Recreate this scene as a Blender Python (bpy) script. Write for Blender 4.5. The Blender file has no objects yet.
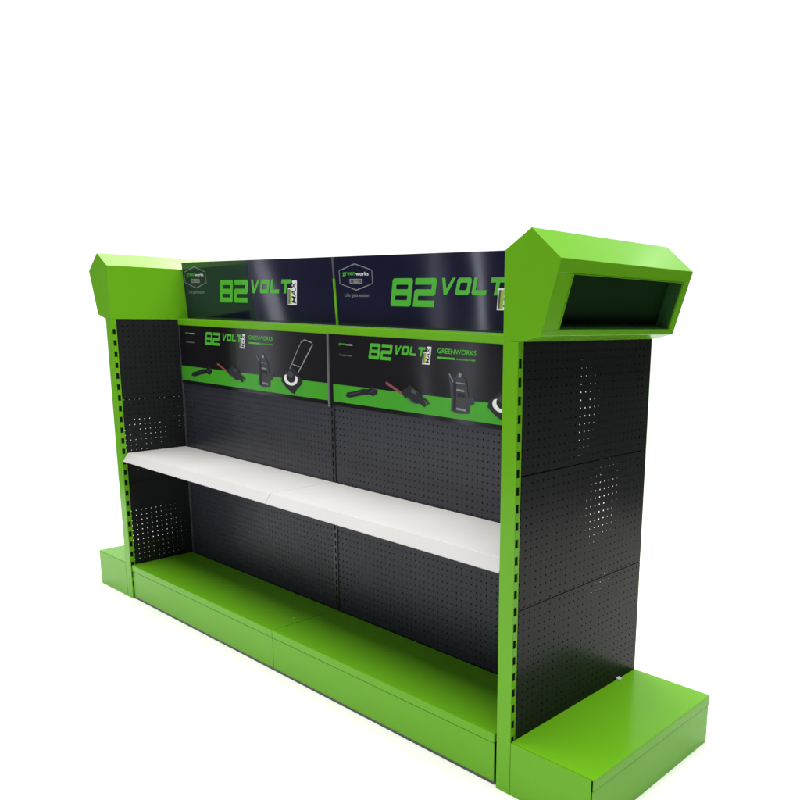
import bpy, bmesh, math, random
from mathutils import Vector, Matrix
random.seed(7)
S = 1.25                                    # model units (half display = 1.0) -> metres
sc = bpy.context.scene
C = sc.collection

# ------------------------------------------------------------------ camera
F, CX, CY = 802.988, 530.289, 475.845       # focal length and principal point, in 800 px
CAM = Vector((3.1282, -1.3243, 1.1436)); YAW, PITCH, ROLL = -0.687, -0.203, 0.0241
fwd = Vector((math.sin(YAW)*math.cos(PITCH), math.cos(YAW)*math.cos(PITCH), math.sin(PITCH)))
r0 = Vector((math.cos(YAW), -math.sin(YAW), 0)); u0 = r0.cross(fwd)
rt = math.cos(ROLL)*r0 + math.sin(ROLL)*u0; up = -math.sin(ROLL)*r0 + math.cos(ROLL)*u0
cd = bpy.data.cameras.new('camera'); cam = bpy.data.objects.new('camera', cd); C.objects.link(cam)
m = Matrix.Identity(4)
for i in range(3):
    m[i][0] = rt[i]; m[i][1] = up[i]; m[i][2] = -fwd[i]; m[i][3] = CAM[i]*S
cam.matrix_world = m
cd.sensor_fit = 'HORIZONTAL'; cd.sensor_width = 36; cd.lens = 36*F/800
cd.shift_x = (400-CX)/800; cd.shift_y = (CY-400)/800
cd.clip_start = .05; cd.clip_end = 200
sc.camera = cam

# ------------------------------------------------------------------ view + world
sc.view_settings.view_transform = 'Standard'; sc.view_settings.look = 'None'
sc.view_settings.exposure = 0; sc.view_settings.gamma = 1
w = bpy.data.worlds.new('World'); sc.world = w; w.use_nodes = True
nt = w.node_tree; nt.nodes.clear()
def N(t, typ, **kw):
    n = t.nodes.new(typ)
    for k, v in kw.items(): setattr(n, k, v)
    return n
def math_n(t, op, a, b=None, c=None):
    n = N(t, 'ShaderNodeMath', operation=op)
    for i, v in enumerate((a, b, c)):
        if v is None: continue
        if isinstance(v, (int, float)): n.inputs[i].default_value = v
        else: t.links.new(v, n.inputs[i])
    return n.outputs[0]
# white studio sweep behind the display, dim room on the other side
WHITE, DIM = 1.15, 0.05
tc = N(nt, 'ShaderNodeTexCoord'); sp = N(nt, 'ShaderNodeSeparateXYZ'); nt.links.new(tc.outputs['Generated'], sp.inputs[0])
az = math_n(nt, 'ARCTAN2', sp.outputs[0], sp.outputs[1])
da = math_n(nt, 'ABSOLUTE', math_n(nt, 'ADD', az, math.radians(50)))
mr = N(nt, 'ShaderNodeMapRange', interpolation_type='SMOOTHSTEP')
nt.links.new(da, mr.inputs[0]); mr.inputs[1].default_value = math.radians(45); mr.inputs[2].default_value = math.radians(58)
mr.inputs[3].default_value = 1; mr.inputs[4].default_value = 0
el = N(nt, 'ShaderNodeMapRange', interpolation_type='SMOOTHSTEP'); nt.links.new(sp.outputs[2], el.inputs[0])
el.inputs[1].default_value = math.sin(math.radians(25)); el.inputs[2].default_value = math.sin(math.radians(42))
el.inputs[3].default_value = 1; el.inputs[4].default_value = 0
sweep = math_n(nt, 'MULTIPLY', mr.outputs[0], el.outputs[0])
nz = N(nt, 'ShaderNodeTexNoise'); nt.links.new(tc.outputs['Generated'], nz.inputs['Vector'])
nz.inputs['Scale'].default_value = 5; nz.inputs['Detail'].default_value = 3
room = math_n(nt, 'MULTIPLY', math_n(nt, 'POWER', nz.outputs[0], 2.0), DIM*4)
mix = N(nt, 'ShaderNodeMix', data_type='FLOAT')
nt.links.new(sweep, mix.inputs[0]); nt.links.new(room, mix.inputs[2]); mix.inputs[3].default_value = WHITE
bg = N(nt, 'ShaderNodeBackground'); nt.links.new(mix.outputs[0], bg.inputs[1])
bg.inputs[0].default_value = (1, 1, 1, 1)
out = N(nt, 'ShaderNodeOutputWorld'); nt.links.new(bg.outputs[0], out.inputs[0])

# ------------------------------------------------------------------ studio lamps
def area(name, loc, target, sx, sy, power, col=(1, 1, 1)):
    d = bpy.data.lights.new(name, 'AREA'); d.shape = 'RECTANGLE'; d.size = sx; d.size_y = sy
    d.energy = power; d.color = col
    o = bpy.data.objects.new(name, d); C.objects.link(o); o.location = loc
    o.rotation_euler = (Vector(target)-Vector(loc)).to_track_quat('-Z', 'Y').to_euler()
    return o
area('overhead_softbox', (1.2, .8, 7.0), (1.2, .8, 0), 9.5, 7.0, 1420, (1, 1, .94))
area('front_softbox', (3.0, -5.2, 1.8), (1.5, 0, .6), 3.6, 2.4, 55, (1, 1, 1))
area('glare_light', (-1.85, 2.75, 5.2), (0, .5, 1.6), .8, .8, 17, (1, 1, .96))  # added light, makes the glare on the left header box slope
area('glare_light', (2.0, 3.9, 3.65), (2.6, .6, 1.6), .22, .22, .55, (1, 1, .9))  # added small light for the bright spot on the right header slope
# narrow upright area lights, added to reflect as vertical streaks on the glossy boards
def strip(px_x, ang, dist, wd, power, zc=1.5, h=2.6, col=(.85, .88, 1)):
    a = math.radians(ang)
    loc = (px_x*S + math.sin(a)*dist, .28*S + math.cos(a)*dist, zc)
    area('streak_light', loc, (px_x*S, .28*S, zc), wd, h, power, col)
strip(1.58, 180+43, 3.2, .06, 2.4)
strip(1.44, 180+46.5, 3.2, .03, 1.0)
strip(.62, 180+57.5, 3.0, .09, 1.3, zc=1.45, h=2.0)
strip(.52, 180+59, 3.0, .03, .35)

# ------------------------------------------------------------------ materials
def principled(name, col, rough=.4, spec=.5, coat=0, noise=0.0, nscale=8, bump=0.0, metal=0):
    mt = bpy.data.materials.new(name); mt.use_nodes = True; t = mt.node_tree
    b = t.nodes['Principled BSDF']
    b.inputs['Base Color'].default_value = (*col, 1); b.inputs['Roughness'].default_value = rough
    b.inputs['Specular IOR Level'].default_value = spec; b.inputs['Metallic'].default_value = metal
    b.inputs['Coat Weight'].default_value = coat; b.inputs['Coat Roughness'].default_value = .06
    if noise:
        c = N(t, 'ShaderNodeTexCoord'); n = N(t, 'ShaderNodeTexNoise'); t.links.new(c.outputs['Object'], n.inputs['Vector'])
        n.inputs['Scale'].default_value = nscale; n.inputs['Detail'].default_value = 5
        k = math_n(t, 'ADD', math_n(t, 'MULTIPLY', n.outputs[0], 2*noise), 1-noise)
        v = N(t, 'ShaderNodeVectorMath', operation='SCALE'); v.inputs[0].default_value = col; t.links.new(k, v.inputs['Scale'])
        t.links.new(v.outputs[0], b.inputs['Base Color'])
        n2 = N(t, 'ShaderNodeTexNoise'); t.links.new(c.outputs['Object'], n2.inputs['Vector']); n2.inputs['Scale'].default_value = 4; n2.inputs['Detail'].default_value = 2
        t.links.new(math_n(t, 'ADD', math_n(t, 'MULTIPLY', n2.outputs[0], .12), rough-.06), b.inputs['Roughness'])
        if bump:
            n3 = N(t, 'ShaderNodeTexNoise'); t.links.new(c.outputs['Object'], n3.inputs['Vector']); n3.inputs['Scale'].default_value = 2.2; n3.inputs['Detail'].default_value = 1
            bp = N(t, 'ShaderNodeBump'); bp.inputs['Strength'].default_value = bump; bp.inputs['Distance'].default_value = .02
            t.links.new(n3.outputs[0], bp.inputs['Height']); t.links.new(bp.outputs[0], b.inputs['Normal'])
    return mt
def pegboard(name, col, axis, off=(0, 0), rough=.3, spec=.5, rad=.0028, pitch=.0195, bump=.05, mask=None):
    """sheet metal with real see-through round holes on a square grid"""
    mt = principled(name, col, rough, spec, noise=.12, nscale=9, bump=bump); t = mt.node_tree
    c = N(t, 'ShaderNodeTexCoord'); s = N(t, 'ShaderNodeSeparateXYZ'); t.links.new(c.outputs['Object'], s.inputs[0])
    def cell(o, of): 
        f = math_n(t, 'FRACT', math_n(t, 'ADD', math_n(t, 'DIVIDE', o, pitch), 50.0+of))
        return math_n(t, 'POWER', math_n(t, 'ABSOLUTE', math_n(t, 'SUBTRACT', f, .5)), 2.0)
    d2 = math_n(t, 'ADD', cell(s.outputs[axis], off[0]), cell(s.outputs[2], off[1]))
    hole = math_n(t, 'LESS_THAN', d2, (rad/pitch)**2)
    if mask is not None:                    # holes closed in made-up patches, so see-through dots look scattered
        cb = N(t, 'ShaderNodeCombineXYZ')
        for i, (q, of) in enumerate(((s.outputs[axis], off[0]), (s.outputs[2], off[1]))):
            t.links.new(math_n(t, 'FLOOR', math_n(t, 'ADD', math_n(t, 'DIVIDE', q, pitch), 50.0+of)), cb.inputs[i])
        nn = N(t, 'ShaderNodeTexNoise'); t.links.new(cb.outputs[0], nn.inputs['Vector']); nn.inputs['Scale'].default_value = .17; nn.inputs['Detail'].default_value = 3; nn.inputs['Roughness'].default_value = .75
        hole = math_n(t, 'MULTIPLY', hole, math_n(t, 'GREATER_THAN', nn.outputs[0], mask))
    tr = N(t, 'ShaderNodeBsdfTransparent'); mx = N(t, 'ShaderNodeMixShader')
    t.links.new(hole, mx.inputs[0]); t.links.new(t.nodes['Principled BSDF'].outputs[0], mx.inputs[1]); t.links.new(tr.outputs[0], mx.inputs[2])
    t.links.new(mx.outputs[0], t.nodes['Material Output'].inputs[0])
    return mt
GREEN = principled('green_paint', (.130, .390, .012), .20, .17, noise=.04, nscale=3, bump=.03)
DARKG = principled('recess_back_shade', (.008, .028, .008), .22, .04, noise=.2, nscale=6, bump=.05)  # dark green standing in for shade at the back of the window recess
SHADEG = principled('recess_wall_shade', (.03, .10, .03), .3, .15, noise=.1)  # box green darkened as if unlit, for the recess walls
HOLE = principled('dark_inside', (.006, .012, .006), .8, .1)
WHT = principled('white_enamel', (.56, .545, .56), .35, .3, noise=.06, nscale=4, bump=.1)
GREY = principled('grey_strip', (.14, .14, .15), .4, .5, noise=.05)
FOOTM = principled('grey_foot', (.07, .07, .08), .5, .4, noise=.05)
STEEL = principled('dark_steel', (.016, .017, .020), .35, .4, noise=.1)
NAVY = principled('navy_print', (.0085, .0085, .030), .09, .5, noise=.15, nscale=4, bump=.25)
BLACKP = principled('black_print', (.009, .008, .010), .14, .5, noise=.2, nscale=4, bump=.25)
PGREEN = principled('print_green', (.075, .42, .035), .2, .35, noise=.04)
PGREEN2 = principled('print_band_green', (.055, .34, .022), .2, .4, noise=.10, nscale=10)
PWHITE = principled('print_white', (.78, .79, .80), .25, .4, noise=.03)
PGREY = principled('print_grey', (.24, .25, .27), .25, .4, noise=.1)
PSOFT = principled('print_soft_grey', (.07, .08, .085), .25, .4, noise=.1)
PLIME = principled('print_lime', (.32, .42, .06), .25, .4, noise=.05)
PDARK = principled('print_dark', (.016, .017, .02), .25, .4, noise=.2)
PBODY = principled('print_body_grey', (.045, .048, .056), .25, .4, noise=.25, nscale=60)
PRED = principled('print_red', (.22, .07, .06), .25, .4, noise=.05)
FLOOR = principled('white_floor', (.95, .95, .95), .7, .1)

# ------------------------------------------------------------------ mesh helpers
class MB:
    def __init__(s): s.bm = bmesh.new(); s.mats = []
    def mi(s, mt):
        if mt not in s.mats: s.mats.append(mt)
        return s.mats.index(mt)
    def box(s, x0, x1, y0, y1, z0, z1, mt, bev=0):
        r = bmesh.ops.create_cube(s.bm, size=1)
        for v in r['verts']:
            v.co = Vector((x0+(v.co.x+.5)*(x1-x0), y0+(v.co.y+.5)*(y1-y0), z0+(v.co.z+.5)*(z1-z0)))
        fs = {f for v in r['verts'] for f in v.link_faces}
        i = s.mi(mt)
        for f in fs: f.material_index = i
        if bev:
            es = list({e for f in fs for e in f.edges})
            q = bmesh.ops.bevel(s.bm, geom=es, offset=bev, segments=2, affect='EDGES', profile=.6)
            for f in q['faces']: f.material_index = i
        return s
    def face(s, pts, mt):
        f = s.bm.faces.new([s.bm.verts.new(p) for p in pts]); f.material_index = s.mi(mt); return s
    def prism(s, prof, axis, a, b, mt, bev=0):
        """profile points swept along an axis; prof in the two other axes"""
        def P(p, t): return {'x': (t, p[0], p[1]), 'y': (p[0], t, p[1])}[axis]
        A = [s.bm.verts.new(P(p, a)) for p in prof]; B = [s.bm.verts.new(P(p, b)) for p in prof]
        fs = [s.bm.faces.new(A), s.bm.faces.new(B[::-1])]
        n = len(prof)
        for i in range(n): fs.append(s.bm.faces.new((A[i], B[i], B[(i+1) % n], A[(i+1) % n])))
        for f in fs: f.material_index = s.mi(mt)
        if bev:
            es = list({e for f in fs for e in f.edges})
            q = bmesh.ops.bevel(s.bm, geom=es, offset=bev, segments=2, affect='EDGES')
            for f in q['faces']: f.material_index = s.mi(mt)
        return s
    def build(s, name, parent=None, recalc=True):
        if recalc: bmesh.ops.recalc_face_normals(s.bm, faces=s.bm.faces[:])
        me = bpy.data.meshes.new(name); s.bm.to_mesh(me); s.bm.free()
        for mt in s.mats: me.materials.append(mt)
        o = bpy.data.objects.new(name, me); C.objects.link(o)
        if parent: o.parent = parent
        return o

# ------------------------------------------------------------------ the setting
fl = bmesh.new(); bmesh.ops.create_circle(fl, cap_ends=True, segments=96, radius=3.9)
me = bpy.data.meshes.new('floor'); fl.to_mesh(me); fl.free(); me.materials.append(FLOOR)
floor = bpy.data.objects.new('floor', me); C.objects.link(floor); floor.location = (1.2, .6, 0); floor['kind'] = 'structure'

# ------------------------------------------------------------------ the display
L, W, A, SF = 2.0, .547, .0432, .018
P, ZT = .1373, 1.0772
E_ = .2412
YB = .254
root = bpy.data.objects.new('shop_display', None); C.objects.link(root)
root.scale = (S, S, S)
root['label'] = 'double-sided lime green and black retail display shelving with header boxes, standing on white'
root['category'] = 'display shelving'

def slots_z(z0, z1, pitch=.0405, h=.0205):
    z = z0
    r = []
    while z + h < z1: r.append((z, z+h)); z += pitch
    return r
def corner_post(x0, x1, y0, y1, label):
    """folded steel upright; the two cheeks facing along x carry rows of slots"""
    b = MB(); t = .0025
    front = y0 < W/2
    yf0, yf1 = (y0, y0+t) if front else (y1-t, y1)
    b.box(x0, x1, yf0, yf1, 0, ZT, GREEN, .0008)
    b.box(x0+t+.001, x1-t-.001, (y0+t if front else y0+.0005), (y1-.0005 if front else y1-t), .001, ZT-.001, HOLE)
    ya, yb = (y0+t, y1) if front else (y0, y1-t)
    m0, m1 = ya+.0006, yb-.0035
    for xa in (x0, x1-t):
        b.box(xa, xa+t, ya, m0, 0, ZT, GREEN); b.box(xa, xa+t, m1, yb, 0, ZT, GREEN)
        pz = 0
        for za, zb in slots_z(.008, ZT-.01): 
            b.box(xa, xa+t, m0, m1, pz, za, GREEN); pz = zb
        b.box(xa, xa+t, m0, m1, pz, ZT, GREEN)
    o = b.build('upright', root); o['label'] = label
    return o
corner_post(L-A, L, 0, SF, 'wide green slotted upright at the near front corner')
corner_post(0, A, 0, SF, 'green slotted upright at the far left front corner')
corner_post(L-A, L, W-SF, W, 'green upright at the back edge of the right end')
corner_post(0, A, W-SF, W, 'green upright at the back edge of the left end')
# middle uprights: dark, slotted, in the plane of the back panels
def mid_post(x, wd, mt, label):
    b = MB(); y0 = YB-.0022
    b.box(x-wd/2, x+wd/2, YB+.0005, YB+.038, 0, ZT, STEEL)
    h = wd*.2
    b.box(x-wd/2, x-h, y0, YB, P, ZT, mt); b.box(x+h, x+wd/2, y0, YB, P, ZT, mt)
    pz = P
    for za, zb in slots_z(P+.01, ZT-.01, .027, .017):
        b.box(x-h, x+h, y0, YB, pz, za, mt); pz = zb
    b.box(x-h, x+h, y0, YB, pz, ZT, mt)
    o = b.build('centre_upright', root); o['label'] = label
mid_post(L/2+.006, .020, STEEL, 'dark slotted upright between the two bays')
mid_post(A+.006, .010, FOOTM, 'thin grey upright in the left inner corner')
mid_post(L-A-.006, .010, FOOTM, 'thin grey upright in the right inner corner')

# perforated end panels, two skins with a gap
S1, S2 = .4618, .78
def end_panels(xo, xi, name_out, name_in, seams_out, seams_in, offs_out, offs_in, s_right, mask=.47):
    for x, seams, offs, nm in ((xo, seams_out, offs_out, name_out), (xi, seams_in, offs_in, name_in)):
        sg = .0003 if (nm == name_out and not s_right) else .0012
        zs = [P-.03]+list(seams)+[ZT+.003]
        for k in range(3):
            mt = pegboard('perforated_steel', (.0155, .0165, .0175), 1, offs[k], rough=.24, spec=.10, rad=((.0028 if nm == name_in else .0022) if s_right else .0022), mask=(.43 if nm == name_in and s_right else (.46 if not s_right and nm == name_out and k > 0 else None)))
            b = MB(); b.box(x-.0006, x+.0006, SF+.0008, (W-.0035 if s_right and nm == name_out else W-SF-.0008), zs[k]+sg, zs[k+1]-sg, mt)
            o = b.build('end_panel', root); o['label'] = nm
end_panels(L+.0004, L-A+.0062, 'black perforated panel of the right end', 'inner black perforated skin of the right end',
           (S1, S2), (S1, S2), [(.5, .5)]*3, [(.66, .55), (.66, .32), (.86, .90)], True)
end_panels(.0028, A-.002, 'outer black perforated skin of the left end', 'black perforated panel inside the left end',
           (.352, .70), (S1, S2), [(.69, .118), (.64, .72), (.35, .86)], [(.5, .5)]*3, False)

# back panels of the two front bays
def back_panel(x0, x1, z0, z1, label, off, spec=.42):
    mt = pegboard('blue_black_perforated_steel', (.027, .028, .039), 0, off, rough=.36, spec=spec, rad=.0025, bump=.04)
    b = MB(); b.box(x0, x1, YB, YB+.0012, z0, z1, mt)
    o = b.build('back_panel', root); o['label'] = label
for i, (x0, x1) in enumerate(((A+.0115, L/2-.0045), (L/2+.0165, L-A-.0115))):
    side = ('left', 'right')[i]
    back_panel(x0, x1, P, .475, 'dark perforated back panel below the shelf, %s bay' % side, (.1, .2), .16)
    back_panel(x0, x1, .4765, ZT-.02, 'dark perforated back panel above the shelf, %s bay' % side, (.1, .6))
# plain back sheets of the rear side
for x0, x1 in ((A+.001, L/2-.001), (L/2+.001, L-A-.001)):
    b = MB(); b.box(x0, x1, W-YB-.0012, W-YB, P, ZT-.001, STEEL); o = b.build('rear_panel', root)

# base decks
def deck(x0, x1, front, label):
    def Y(y): return y if front else W-y
    yb = YB-.003 if front else YB+.0
    b = MB(); b.box(x0, x1, min(Y(.004), Y(yb)), max(Y(.004), Y(yb)), P-.024, P, GREEN, .0022)
    o = b.build('base_deck', root); o['label'] = label
    b = MB(); b.box(x0+.0006, x1-.0006, min(Y(.0055), Y(.0085)), max(Y(.0055), Y(.0085)), .009, P-.0255, GREEN, .0006)
    k = b.build('kick_plate', o)
    b = MB(); b.box(x0, x1, min(Y(.007), Y(yb)), max(Y(.007), Y(yb)), .0, .0085, FOOTM)
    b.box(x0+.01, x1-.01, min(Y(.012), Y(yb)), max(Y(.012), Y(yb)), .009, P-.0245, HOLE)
    b.build('foot_strip', o)
    return o
deck(A+.002, L/2-.0006, True, 'green base deck of the left front bay')
deck(L/2+.0006, L-A-.012, True, 'green base deck of the right front bay')
deck(A+.004, L/2-.0012, False, 'green base deck of the left rear bay')
deck(L/2+.0012, L-A-.004, False, 'green base deck of the right rear bay')
b = MB(); b.box(.9605, .9635, .109, .1135, P+.0004, P+.0012, PWHITE, .0003); b.build('paint_chip', root)

# end plinths: boxes with a folded lid
def plinth(xa, xb, label):
    s = 1 if xb > xa else -1
    X = lambda d: xa+s*d
    e = abs(xb-xa)
    def bx(b, d0, d1, y0, y1, z0, z1, mt, bev=0): b.box(min(X(d0), X(d1)), max(X(d0), X(d1)), y0, y1, z0, z1, mt, bev)
    b = MB(); bx(b, .0015, e-.006, .0, .0025, 0, P-.0006, GREEN, .0006)
    bx(b, .0015, e-.006, W-.0025, W, 0, P-.0006, GREEN, .0006)
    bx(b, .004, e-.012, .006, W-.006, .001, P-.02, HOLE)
    o = b.build('end_plinth', root); o['label'] = label
    b = MB(); bx(b, .0012, e, .0028, W-.0028, P-.0025, P+.0008, GREEN, .0012)
    bx(b, e-.003, e, .0028, W-.0028, P-.026, P-.0026, GREEN, .0005)
    b.build('lid', o)
    b = MB(); bx(b, e-.0045, e-.002, .003, W-.003, 0, P-.0285, GREEN, .0006)
    b.build('kick_plate', o)
    return o
plinth(L, L+E_, 'green box plinth in front of the right end panel')
plinth(0, -E_, 'green box plinth beside the left end')
b = MB(); b.prism([(L+.0005, P+.001), (L+.012, P+.001), (L+.0125, P+.004), (L+.0035, P+.0065), (L+.0005, P+.0075)], 'y', .449, .464, WHT, .0008)
o = b.build('clip', root); o['label'] = 'small white clip between the right end panel and plinth'

# shelves
ZS = .5787
def shelf(x0, x1, label):
    b = MB(); b.box(x0, x1, .0245, YB-.003, ZS-.018, ZS, WHT, .0012)
    o = b.build('shelf', root); o['label'] = label
    b = MB(); b.prism([(.0240, ZS-.0002), (.0205, ZS-.0012), (.0005, ZS-.0300), (.0018, ZS-.0315), (.0030, ZS-.0305), (.0232, ZS-.0060), (.0240, ZS-.0055)], 'x', x0, x1, WHT, .0003)
    b.build('shelf_lip', o)
    for x in (x0+.003, x1-.005):
        b = MB(); b.prism([(.06, ZS-.019), (YB-.004, ZS-.019), (YB-.004, ZS-.085), (YB-.02, ZS-.085), (.06, ZS-.030)], 'x', x, x+.002, WHT)
        b.build('bracket', o)
shelf(A+.004, L/2-.0012, 'white steel shelf of the left bay, with angled front lip')
shelf(L/2+.0005, L-A-.003, 'white steel shelf of the right bay, with angled front lip')

# ------------------------------------------------------------------ end header boxes
ZB, ZBO, ZSI, ZSO, ZA = 1.0775, 1.0915, 1.2675, 1.2491, 1.3119
XA, XO, XB = .0298, .1095, .0609
def header_box(xr, s, label):
    X = lambda d: xr+s*d
    prof = [(-A, ZB), (-A, ZSI), (XA, ZA), (XO, ZSO), (XB, ZBO), (0.004, ZB)]
    b = MB()
    n = len(prof)
    t0, t1, y0, y1 = .180, .925, .053, .519
    side = prof[:4]+[(XO+(XB-XO)*t, ZSO+(ZBO-ZSO)*t) for t in (t0, t1)]+prof[4:]
    for y in (0, W): b.face([(X(p[0]), y, p[1]) for p in side], GREEN)
    for i in range(n):
        p, q = prof[i], prof[(i+1) % n]
        if i == 3: continue
        b.face([(X(p[0]), 0, p[1]), (X(q[0]), 0, q[1]), (X(q[0]), W, q[1]), (X(p[0]), W, p[1])], GREEN)
    # outer face with its window opening
    def Q(t, y): return (X(XO+(XB-XO)*t), y, ZSO+(ZBO-ZSO)*t)
    for (ta, tb, ya, yb) in ((0, t0, 0, W), (t1, 1, 0, W), (t0, t1, 0, y0), (t0, t1, y1, W)):
        b.face([Q(ta, ya), Q(tb, ya), Q(tb, yb), Q(ta, yb)], GREEN)
    bmesh.ops.remove_doubles(b.bm, verts=b.bm.verts[:], dist=1e-5)
    o = b.build('header_box', root); o['label'] = label
    so = o.modifiers.new('thick', 'SOLIDIFY'); so.thickness = .003; so.offset = -1
    bv = o.modifiers.new('bevel', 'BEVEL'); bv.width = .0012; bv.segments = 2; bv.limit_method = 'ANGLE'; bv.angle_limit = math.radians(20)
    # window frame lip, standing slightly proud
    nrm = Vector((s*(ZSO-ZBO), 0, -(XO-XB))).normalized()
    def R(t, y, d): return Vector(Q(t, y))+nrm*d
    b = MB(); dt, dy = .008, .0025
    ring = [(t0, y0), (t1, y0), (t1, y1), (t0, y1)]; inner = [(t0+dt, y0+dy), (t1-dt, y0+dy), (t1-dt, y1-dy), (t0+dt, y1-dy)]
    for i in range(4):
        a_, b_, c_, d_ = ring[i], ring[(i+1) % 4], inner[(i+1) % 4], inner[i]
        b.face([R(*a_, .0015), R(*b_, .0015), R(*c_, .0015), R(*d_, .0015)], GREEN)
        b.face([R(*d_, .0015), R(*c_, .0015), R(*c_, -.003), R(*d_, -.003)], GREEN)
        b.face([R(*d_, -.003), R(*c_, -.003), R(*c_, -.040), R(*d_, -.040)], SHADEG)  # recess side walls, shade put into the colour
        b.face([R(*a_, .0015), R(*b_, .0015), R(*b_, -.001), R(*a_, -.001)], GREEN)
    b.build('window_frame', o)
    b = MB(); b.face([R(t0+.001, y0+.001, -.0395), R(t1-.001, y0+.001, -.0395), R(t1-.001, y1-.001, -.0395), R(t0+.001, y1-.001, -.0395)], DARKG)  # back of the recess, coloured dark in place of shade
    b.build('recess_back', o)
    return o
header_box(L, 1, 'green header box with a dark window, on top of the right end')
header_box(0, -1, 'green header box on top of the left end')

# ------------------------------------------------------------------ rail and header boards
b = MB(); b.box(A+.0005, L-A-.0005, .2505, .301, 1.0563, 1.0805, GREEN, .002)
b.box(A+.0005, L-A-.0005, .2525, .299, 1.0805, 1.0822, GREEN)
o = b.build('header_rail', root); o['label'] = 'long green rail under the header boards'
def yh(z): return .2937 - (z-1.0834)*(.0142/.212)      # the header boards lean forward slightly
def yl(z): return YB-.0040
ZH0, ZH1 = 1.0825, 1.2935
def board(x0, x1, z0, z1, yf, th, mt, name, label):
    b = MB(); b.prism([(yf(z0), z0), (yf(z1), z1), (yf(z1)+th, z1), (yf(z0)+th, z0)], 'x', x0, x1, mt, .0006)
    o = b.build(name, root); o['label'] = label; return o
XD = .990
hb = [board(A+.0006, XD-.0055, ZH0, ZH1, yh, .010, NAVY, 'header_board', 'navy header board of the left bay with green lettering'),
      board(XD+.0055, L-A-.0006, ZH0, ZH1, yh, .010, NAVY, 'header_board', 'navy header board of the right bay with green lettering')]
b = MB()
b.prism([(yh(ZH0)-.002, ZH0), (yh(1.228)-.002, 1.228), (yh(1.228)+.012, 1.228), (yh(ZH0)+.012, ZH0)], 'x', XD-.0052, XD+.0052, GREEN, .0006)
b.prism([(yh(1.2285)-.001, 1.2285), (yh(ZH1)-.001, ZH1), (yh(ZH1)+.012, ZH1), (yh(1.2285)+.012, 1.2285)], 'x', XD-.0045, XD+.0045, FOOTM, .0004)  # grey segment stands in for a reflection on the green strip
o = b.build('joint_strip', root); o['label'] = 'upright strip between the two header boards, green, with a grey reflection painted on top'
ZL0, ZL1 = .8325, 1.0558
lb = [board(A+.012, L/2-.006, ZL0, ZL1, yl, .0035, BLACKP, 'graphic_board', 'black printed board with green band, under the rail of the left bay'),
      board(L/2+.018, L-A-.012, ZL0, ZL1, yl, .0035, BLACKP, 'graphic_board', 'black printed board with green band, under the rail of the right bay')]
b = MB(); b.box(L/2-.0055, L/2+.0015, YB-.0085, YB-.0025, ZL0-.006, ZL1, GREY, .001)
o = b.build('joint_strip', root); o['label'] = 'thin light grey strip between the two printed boards'
b = MB(); b.box(L/2+.0017, L/2+.0175, YB-.0040, YB-.0025, ZL0, ZL1, BLACKP); b.build('joint_cover', root)

# ------------------------------------------------------------------ printed artwork
def flat(name, parent, polys, mt, yf, lift, label=None):
    """closed outlines (holes by even-odd) laid as a thin printed layer on a board"""
    cu = bpy.data.curves.new(name, 'CURVE'); cu.dimensions = '2D'; cu.fill_mode = 'BOTH'
    for pl in polys:
        spn = cu.splines.new('POLY'); spn.points.add(len(pl)-1)
        for k, (x, z) in enumerate(pl): spn.points[k].co = (x, z, 0, 1)
        spn.use_cyclic_u = True
    return _lay(cu, name, parent, mt, yf, lift, label)
def pieces(name, parent, polys, mt, yf, lift, label=None):
    for pl in polys: flat(name, parent, [pl], mt, yf, lift, label)
def _lay(cu, name, parent, mt, yf, lift, label, place=None):
    tmp = bpy.data.objects.new('tmp', cu); C.objects.link(tmp)
    dg = bpy.context.evaluated_depsgraph_get()
    me = bpy.data.meshes.new_from_object(tmp.evaluated_get(dg))
    bpy.data.objects.remove(tmp)
    for v in me.vertices:
        x, z = v.co.x, v.co.y
        if place: x, z = place(x, z)
        v.co = (x, yf(z)-lift, z)
    me.name = name; me.materials.clear(); me.materials.append(mt)
    me.update()
    bm = bmesh.new(); bm.from_mesh(me)
    for f in bm.faces:
        f.normal_update()
        if f.normal.y > 0: f.normal_flip()
    bm.to_mesh(me); bm.free()
    o = bpy.data.objects.new(name, me); C.objects.link(o); o.parent = parent
    if label: o['label'] = label
    return o
def text(name, parent, s, x, z, h, wd, mt, yf, lift, shear=0, rot=0, label=None, bold=0):
    """a word fitted to height h and width wd with its lower left corner at x, z"""
    cu = bpy.data.curves.new(name, 'FONT'); cu.body = s; cu.size = 1; cu.offset = bold; cu.resolution_u = 3
    tmp = bpy.data.objects.new('tmp', cu); C.objects.link(tmp)
    dg = bpy.context.evaluated_depsgraph_get()
    mm = bpy.data.meshes.new_from_object(tmp.evaluated_get(dg))
    xs = [v.co.x for v in mm.vertices]; ys = [v.co.y for v in mm.vertices]
    bpy.data.objects.remove(tmp)
    if not xs: return None
    ax, bx_, ay, by = min(xs), max(xs), min(ys), max(ys)
    cu2 = bpy.data.curves.new(name, 'FONT'); cu2.body = s; cu2.size = 1; cu2.offset = bold; cu2.resolution_u = 3
    ca, sa = math.cos(rot), math.sin(rot)
    def place(u, v):
        p = (u-ax)/(bx_-ax)*wd; q = (v-ay)/(by-ay)*h
        p += q*shear
        return x+p*ca-q*sa, z+p*sa+q*ca
    return _lay(cu2, name, parent, mt, yf, lift, label, place)

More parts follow.
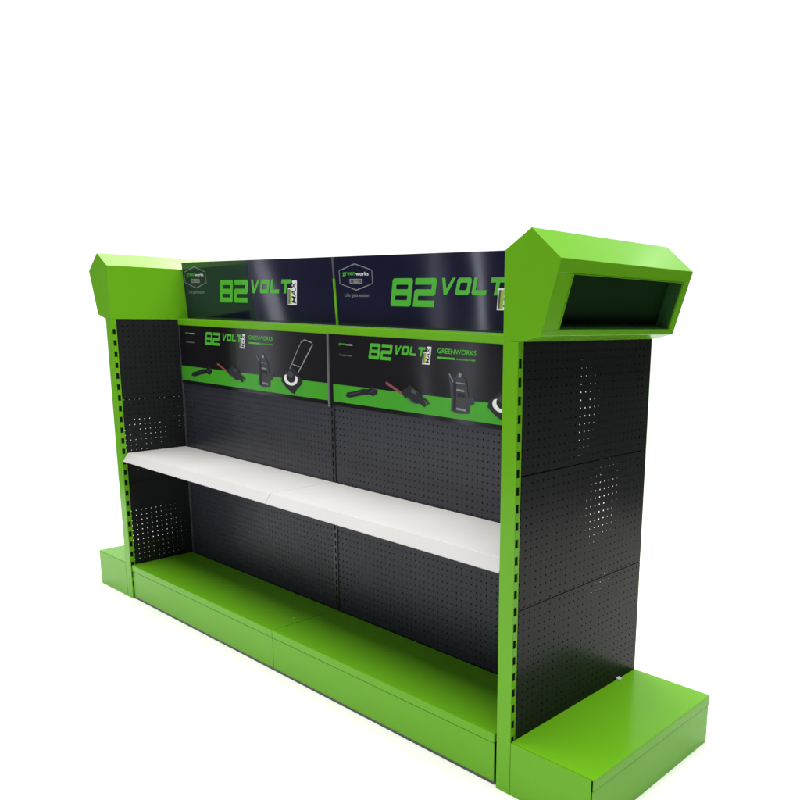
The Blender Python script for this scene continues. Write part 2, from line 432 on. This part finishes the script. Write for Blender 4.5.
def glyphs(word, x, z, h, cw, gap, st, sh=.18):
    """block capitals and digits with cut corners"""
    out = []
    def add(pts, x0): out.append([(x0+p*cw+q*h*sh, z+q*h) for p, q in pts])
    sx, sy = st/cw, st/h
    def octo(x0, y0, x1, y1, k):
        kx, ky = k*h/cw, k
        return [(x0+kx, y0), (x1-kx, y0), (x1, y0+ky), (x1, y1-ky), (x1-kx, y1), (x0+kx, y1), (x0, y1-ky), (x0, y0+ky)]
    for ch in word:
        if ch == '8':
            add(octo(0, 0, 1, 1, .07), x); add(octo(sx, sy, 1-sx, .5-sy/2, .03), x); add(octo(sx, .5+sy/2, 1-sx, 1-sy, .03), x)
        elif ch == '2':
            a = .5-sy/2; b2 = .5+sy/2; k = .07; kx = k*h/cw
            add([(0, 0), (1, 0), (1, sy), (sx, sy), (sx, a), (1-kx, a), (1, a+k), (1, 1-k), (1-kx, 1), (0, 1), (0, 1-sy), (1-sx, 1-sy), (1-sx, b2), (kx, b2), (0, b2-k)], x)
        elif ch == 'V':
            add([(0, 1), (sx, 1), (.46, sy*1.25), (1-sx*.95, 1), (1, 1), (.56, 0), (.34, 0)], x)
        elif ch == 'O':
            add(octo(0, 0, 1, 1, .12), x); add(octo(sx, sy, 1-sx, 1-sy, .05), x)
        elif ch == 'L':
            add([(0, 1), (sx, 1), (sx, sy), (1, sy), (1, 0), (.12, 0), (0, .12)], x)
        elif ch == 'T':
            add([(0, 1), (1, 1), (1, 1-sy), (.5+sx/2, 1-sy), (.5+sx/2, 0), (.5-sx/2, 0), (.5-sx/2, 1-sy), (0, 1-sy)], x)
        x += cw+gap
    return out
def hexagon(cx, cz, hw, hh, k=.5):
    return [(cx, cz+hh), (cx+hw, cz+hh*k), (cx+hw, cz-hh*k), (cx, cz-hh), (cx-hw, cz-hh*k), (cx-hw, cz+hh*k)]
def badge(parent, x, z, h, yf, l):
    """tilted white badge reading MAX upwards with a lime strip beside it"""
    k = .16
    wd = h*.62
    def pp(p, q): return (x+p*wd+q*h*k, z+q*h)
    flat('badge', parent, [[pp(0, 0), pp(1, 0), pp(1, 1), pp(.46, 1), pp(.46, .70), pp(0, .70)]], PWHITE, yf, l)
    flat('badge_strip', parent, [[pp(.07, .05), pp(.42, .05), pp(.42, .65), pp(.07, .65)]], PLIME, yf, l+.0004)
    flat('badge_bar', parent, [[pp(.07, .05), pp(.20, .05), pp(.20, .65), pp(.07, .65)]], PSOFT, yf, l+.0008)
    text('badge_lettering', parent, 'MAX', *pp(.93, .07), h*.30, h*.86, PDARK, yf, l+.0004, rot=math.radians(90-8), bold=.008)
def logo(parent, cx, cz, hw, hh, yf, l, small=False):
    t = hh*.065
    if not small:
        flat('emblem_outline', parent, [hexagon(cx, cz, hw, hh), hexagon(cx, cz, hw-t, hh-t*1.1)], PGREY, yf, l)
    else:
        flat('emblem_outline', parent, [hexagon(cx, cz, hw, hh), hexagon(cx, cz, hw-t, hh-t)], PDARK, yf, l)
    text('emblem_lettering', parent, 'green', cx-hw*.78, cz+hh*.02, hh*.34, hw*.76, PGREEN, yf, l, bold=.01)
    text('emblem_lettering', parent, 'works', cx+hw*.02, cz+hh*.10, hh*.27, hw*.76, PWHITE, yf, l, bold=.012)
    if not small:
        flat('emblem_plate', parent, [[(cx-hw*.38, cz-hh*.50), (cx+hw*.38, cz-hh*.50), (cx+hw*.38, cz-hh*.14), (cx-hw*.38, cz-hh*.14)]], PGREY, yf, l)
        text('emblem_characters', parent, '\u683c\u529b\u535a', cx-hw*.33, cz-hh*.46, hh*.28, hw*.66, NAVY, yf, l+.0004)
    text('slogan', parent, 'Life gets easier.', cx-hw*.74, cz-hh*1.54, hh*.34, hw*1.52, PGREY, yf, l)

for k, (o, dx) in enumerate(zip(hb, (0, .957))):
    logo(o, .1365+dx if k == 0 else 1.0985, 1.2370 if k == 0 else 1.2315, .080, .0405, yh, .0008)
    g = glyphs('82', .2945+dx, 1.1465, .080, .088, .010, .0180, .24)
    flat('number_lettering', o, g, PGREEN, yh, .0008)
    x0 = .5165+dx-.013
    g = glyphs('VOLT', x0, 1.1805, .0460, .0540, .0080, .0132, .34)
    flat('lettering', o, g, PGREEN, yh, .0008)
    badge(o, .7295+dx-.010*k, 1.1425, .080, yh, .0012)

def arc(cx, cz, r, a0, a1, n=10, rz=None):
    rz = rz or r
    return [(cx+r*math.cos(math.radians(a0+(a1-a0)*i/n)), cz+rz*math.sin(math.radians(a0+(a1-a0)*i/n))) for i in range(n+1)]
def bar(p, q, w0, w1=None):
    w1 = w0 if w1 is None else w1
    dx, dz = q[0]-p[0], q[1]-p[1]; n = math.hypot(dx, dz); nx, nz = -dz/n, dx/n
    return [(p[0]+nx*w0/2, p[1]+nz*w0/2), (q[0]+nx*w1/2, q[1]+nz*w1/2), (q[0]-nx*w1/2, q[1]-nz*w1/2), (p[0]-nx*w0/2, p[1]-nz*w0/2)]
for k, (o, dx) in enumerate(zip(lb, (0, .9515))):
    xa, xb = (A+.0125, L/2-.0065) if k == 0 else (L/2+.0185, L-A-.0125)
    l = .0005
    M = lambda pts: [(x+dx, z) for x, z in pts]
    flat('green_band', o, [[(xa, .8455), (xb, .8455), (xb, .9005), (xa, .9005)]], PGREEN2, yl, l)
    logo(o, .1335+dx, 1.0225, .043, .021, yl, l, small=True)
    flat('number_lettering', o, glyphs('82', .2425+dx, .9895, .047, .0485, .0050, .0098, .22), PGREEN, yl, l)
    flat('lettering', o, glyphs('VOLT', .3620+dx-(.005 if k else 0), 1.0085, .0265, .0285, .0050, .0072, .32), PGREEN, yl, l)
    badge(o, .4820+dx-(.003 if k else 0), .9875, .050, yl, l+.0004)
    text('lettering', o, 'GREENWORKS', .5410+dx, 1.0215, .0140, .148, PGREEN, yl, l, shear=.1, bold=.015)
    flat('underline', o, [[(.541+dx, 1.0065), (.611+dx, 1.0065), (.611+dx, 1.0120), (.541+dx, 1.0120)]], PGREEN, yl, l)
    pieces('fine_line', o, [[(.615+dx+i*.0092, 1.0068), (.622+dx+i*.0092, 1.0068), (.6225+dx+i*.0092, 1.0110), (.6155+dx+i*.0092, 1.0110)] for i in range(8)], PGREEN2, yl, l)
    # hand-held blower / trimmer lying on the band
    l2, l3, l4 = l+.0005, l+.0010, l+.0015
    flat('printed_tool', o, [M([(.130, .866), (.150, .8635), (.205, .8755), (.245, .8820), (.262, .8775), (.281, .8860), (.285, .8950), (.277, .9000),
                                (.268, .9055), (.262, .9160), (.259, .9090), (.250, .9010), (.238, .8975), (.215, .8965), (.180, .8870), (.136, .8785)])], PDARK, yl, l2, 'dark handheld garden tool printed on the green band')
    pieces('printed_detail', o, [M(bar((.250, .889), (.279, .9035), .004)), M(bar((.140, .8715), (.205, .8865), .003))], PBODY, yl, l3)
    # chainsaw / hedge trimmer with a red blade
    flat('printed_blade', o, [M(bar((.322, .9235), (.415, .8890), .0085, .0075))], PRED, yl, l2, 'reddish blade printed on the green band')
    flat('printed_tool', o, [M([(.392, .8990), (.405, .9120), (.418, .9140), (.424, .9260), (.436, .9230), (.452, .9140), (.468, .9080), (.478, .8990), (.486, .8930),
                                (.499, .8880), (.512, .8780), (.504, .8735), (.489, .8830), (.497, .8700), (.488, .8660), (.470, .8745), (.452, .8720), (.430, .8810), (.405, .8860)])], PDARK, yl, l3, 'dark power saw printed on the green band')
    pieces('printed_detail', o, [M(bar((.415, .8875), (.447, .8735), .0045)), M(bar((.487, .8860), (.508, .8765), .003)), M([(.432, .9040), (.452, .9000), (.458, .9080), (.440, .9150)])], PBODY if k == 0 else PSOFT, yl, l4)
    # pressure washer
    bx0 = .603
    flat('printed_machine', o, [M([(bx0-.008, .8660), (bx0-.006, .8950), (bx0-.012, .9400), (bx0-.018, .9700), (bx0-.010, .9690), (bx0+.001, .9560), (bx0+.012, .9600), (bx0+.020, .9740), (bx0+.028, .9760), (bx0+.036, .9660),
                                   (bx0+.052, .9520), (bx0+.056, .9250), (bx0+.062, .9080), (bx0+.076, .9140), (bx0+.085, .9030), (bx0+.080, .8900), (bx0+.066, .8860), (bx0+.062, .8640), (bx0+.020, .8600)])], PBODY, yl, l2, 'dark grey upright machine printed on the board')
    pieces('printed_detail', o, [M([(bx0+.020, .9620), (bx0+.030, .9600), (bx0+.034, .9690), (bx0+.026, .9740)]), M(bar((bx0+.014, .9260), (bx0+.044, .9240), .005)), M(bar((bx0+.012, .9450), (bx0+.046, .9440), .003)), M(bar((bx0+.014, .8740), (bx0+.050, .8720), .006)), M(bar((bx0-.014, .9680), (bx0+.002, .9450), .003))], PGREY, yl, l3)
    pieces('printed_shade', o, [M([(bx0+.002, .8680), (bx0+.010, .8665), (bx0+.012, .9500), (bx0+.002, .9480)]), M(bar((bx0+.018, .9130), (bx0+.046, .9110), .010))], PDARK, yl, l4)
    # lawn mower with its tall handle
    pieces('printed_handle', o, [M(bar((.776, .922), (.848, 1.0180), .0035)), M(bar((.824, .9150), (.917, 1.0200), .0048)),
                               M(bar((.8510, 1.0225), (.872, 1.0330), .0035)), M(bar((.8735, 1.0330), (.9135, 1.0250), .0035)), M(bar((.800, .9500), (.8400, .9430), .0030))], PGREY, yl, l2, 'light metal push handle printed on the board')
    flat('printed_machine', o, [M([(.733, .8890), (.738, .9060), (.757, .9170), (.775, .9330), (.806, .9380), (.822, .9300), (.842, .9120), (.856, .8980), (.848, .8850),
                                   (.822, .8680), (.806, .8510), (.792, .8540), (.760, .8700)])], PDARK, yl, l3, 'dark lawn mower printed on the board')
    flat('printed_deck', o, [M(arc(.790, .9000, .039, 150, 385, 14, .022)+arc(.791, .9050, .026, 385, 150, 14, .018))], PWHITE, yl, l4, 'white curved mower deck printed on the board')
    pieces('printed_detail', o, [M(arc(.790, .9150, .017, 0, 330, 12, .012))], PBODY, yl, l+.002)
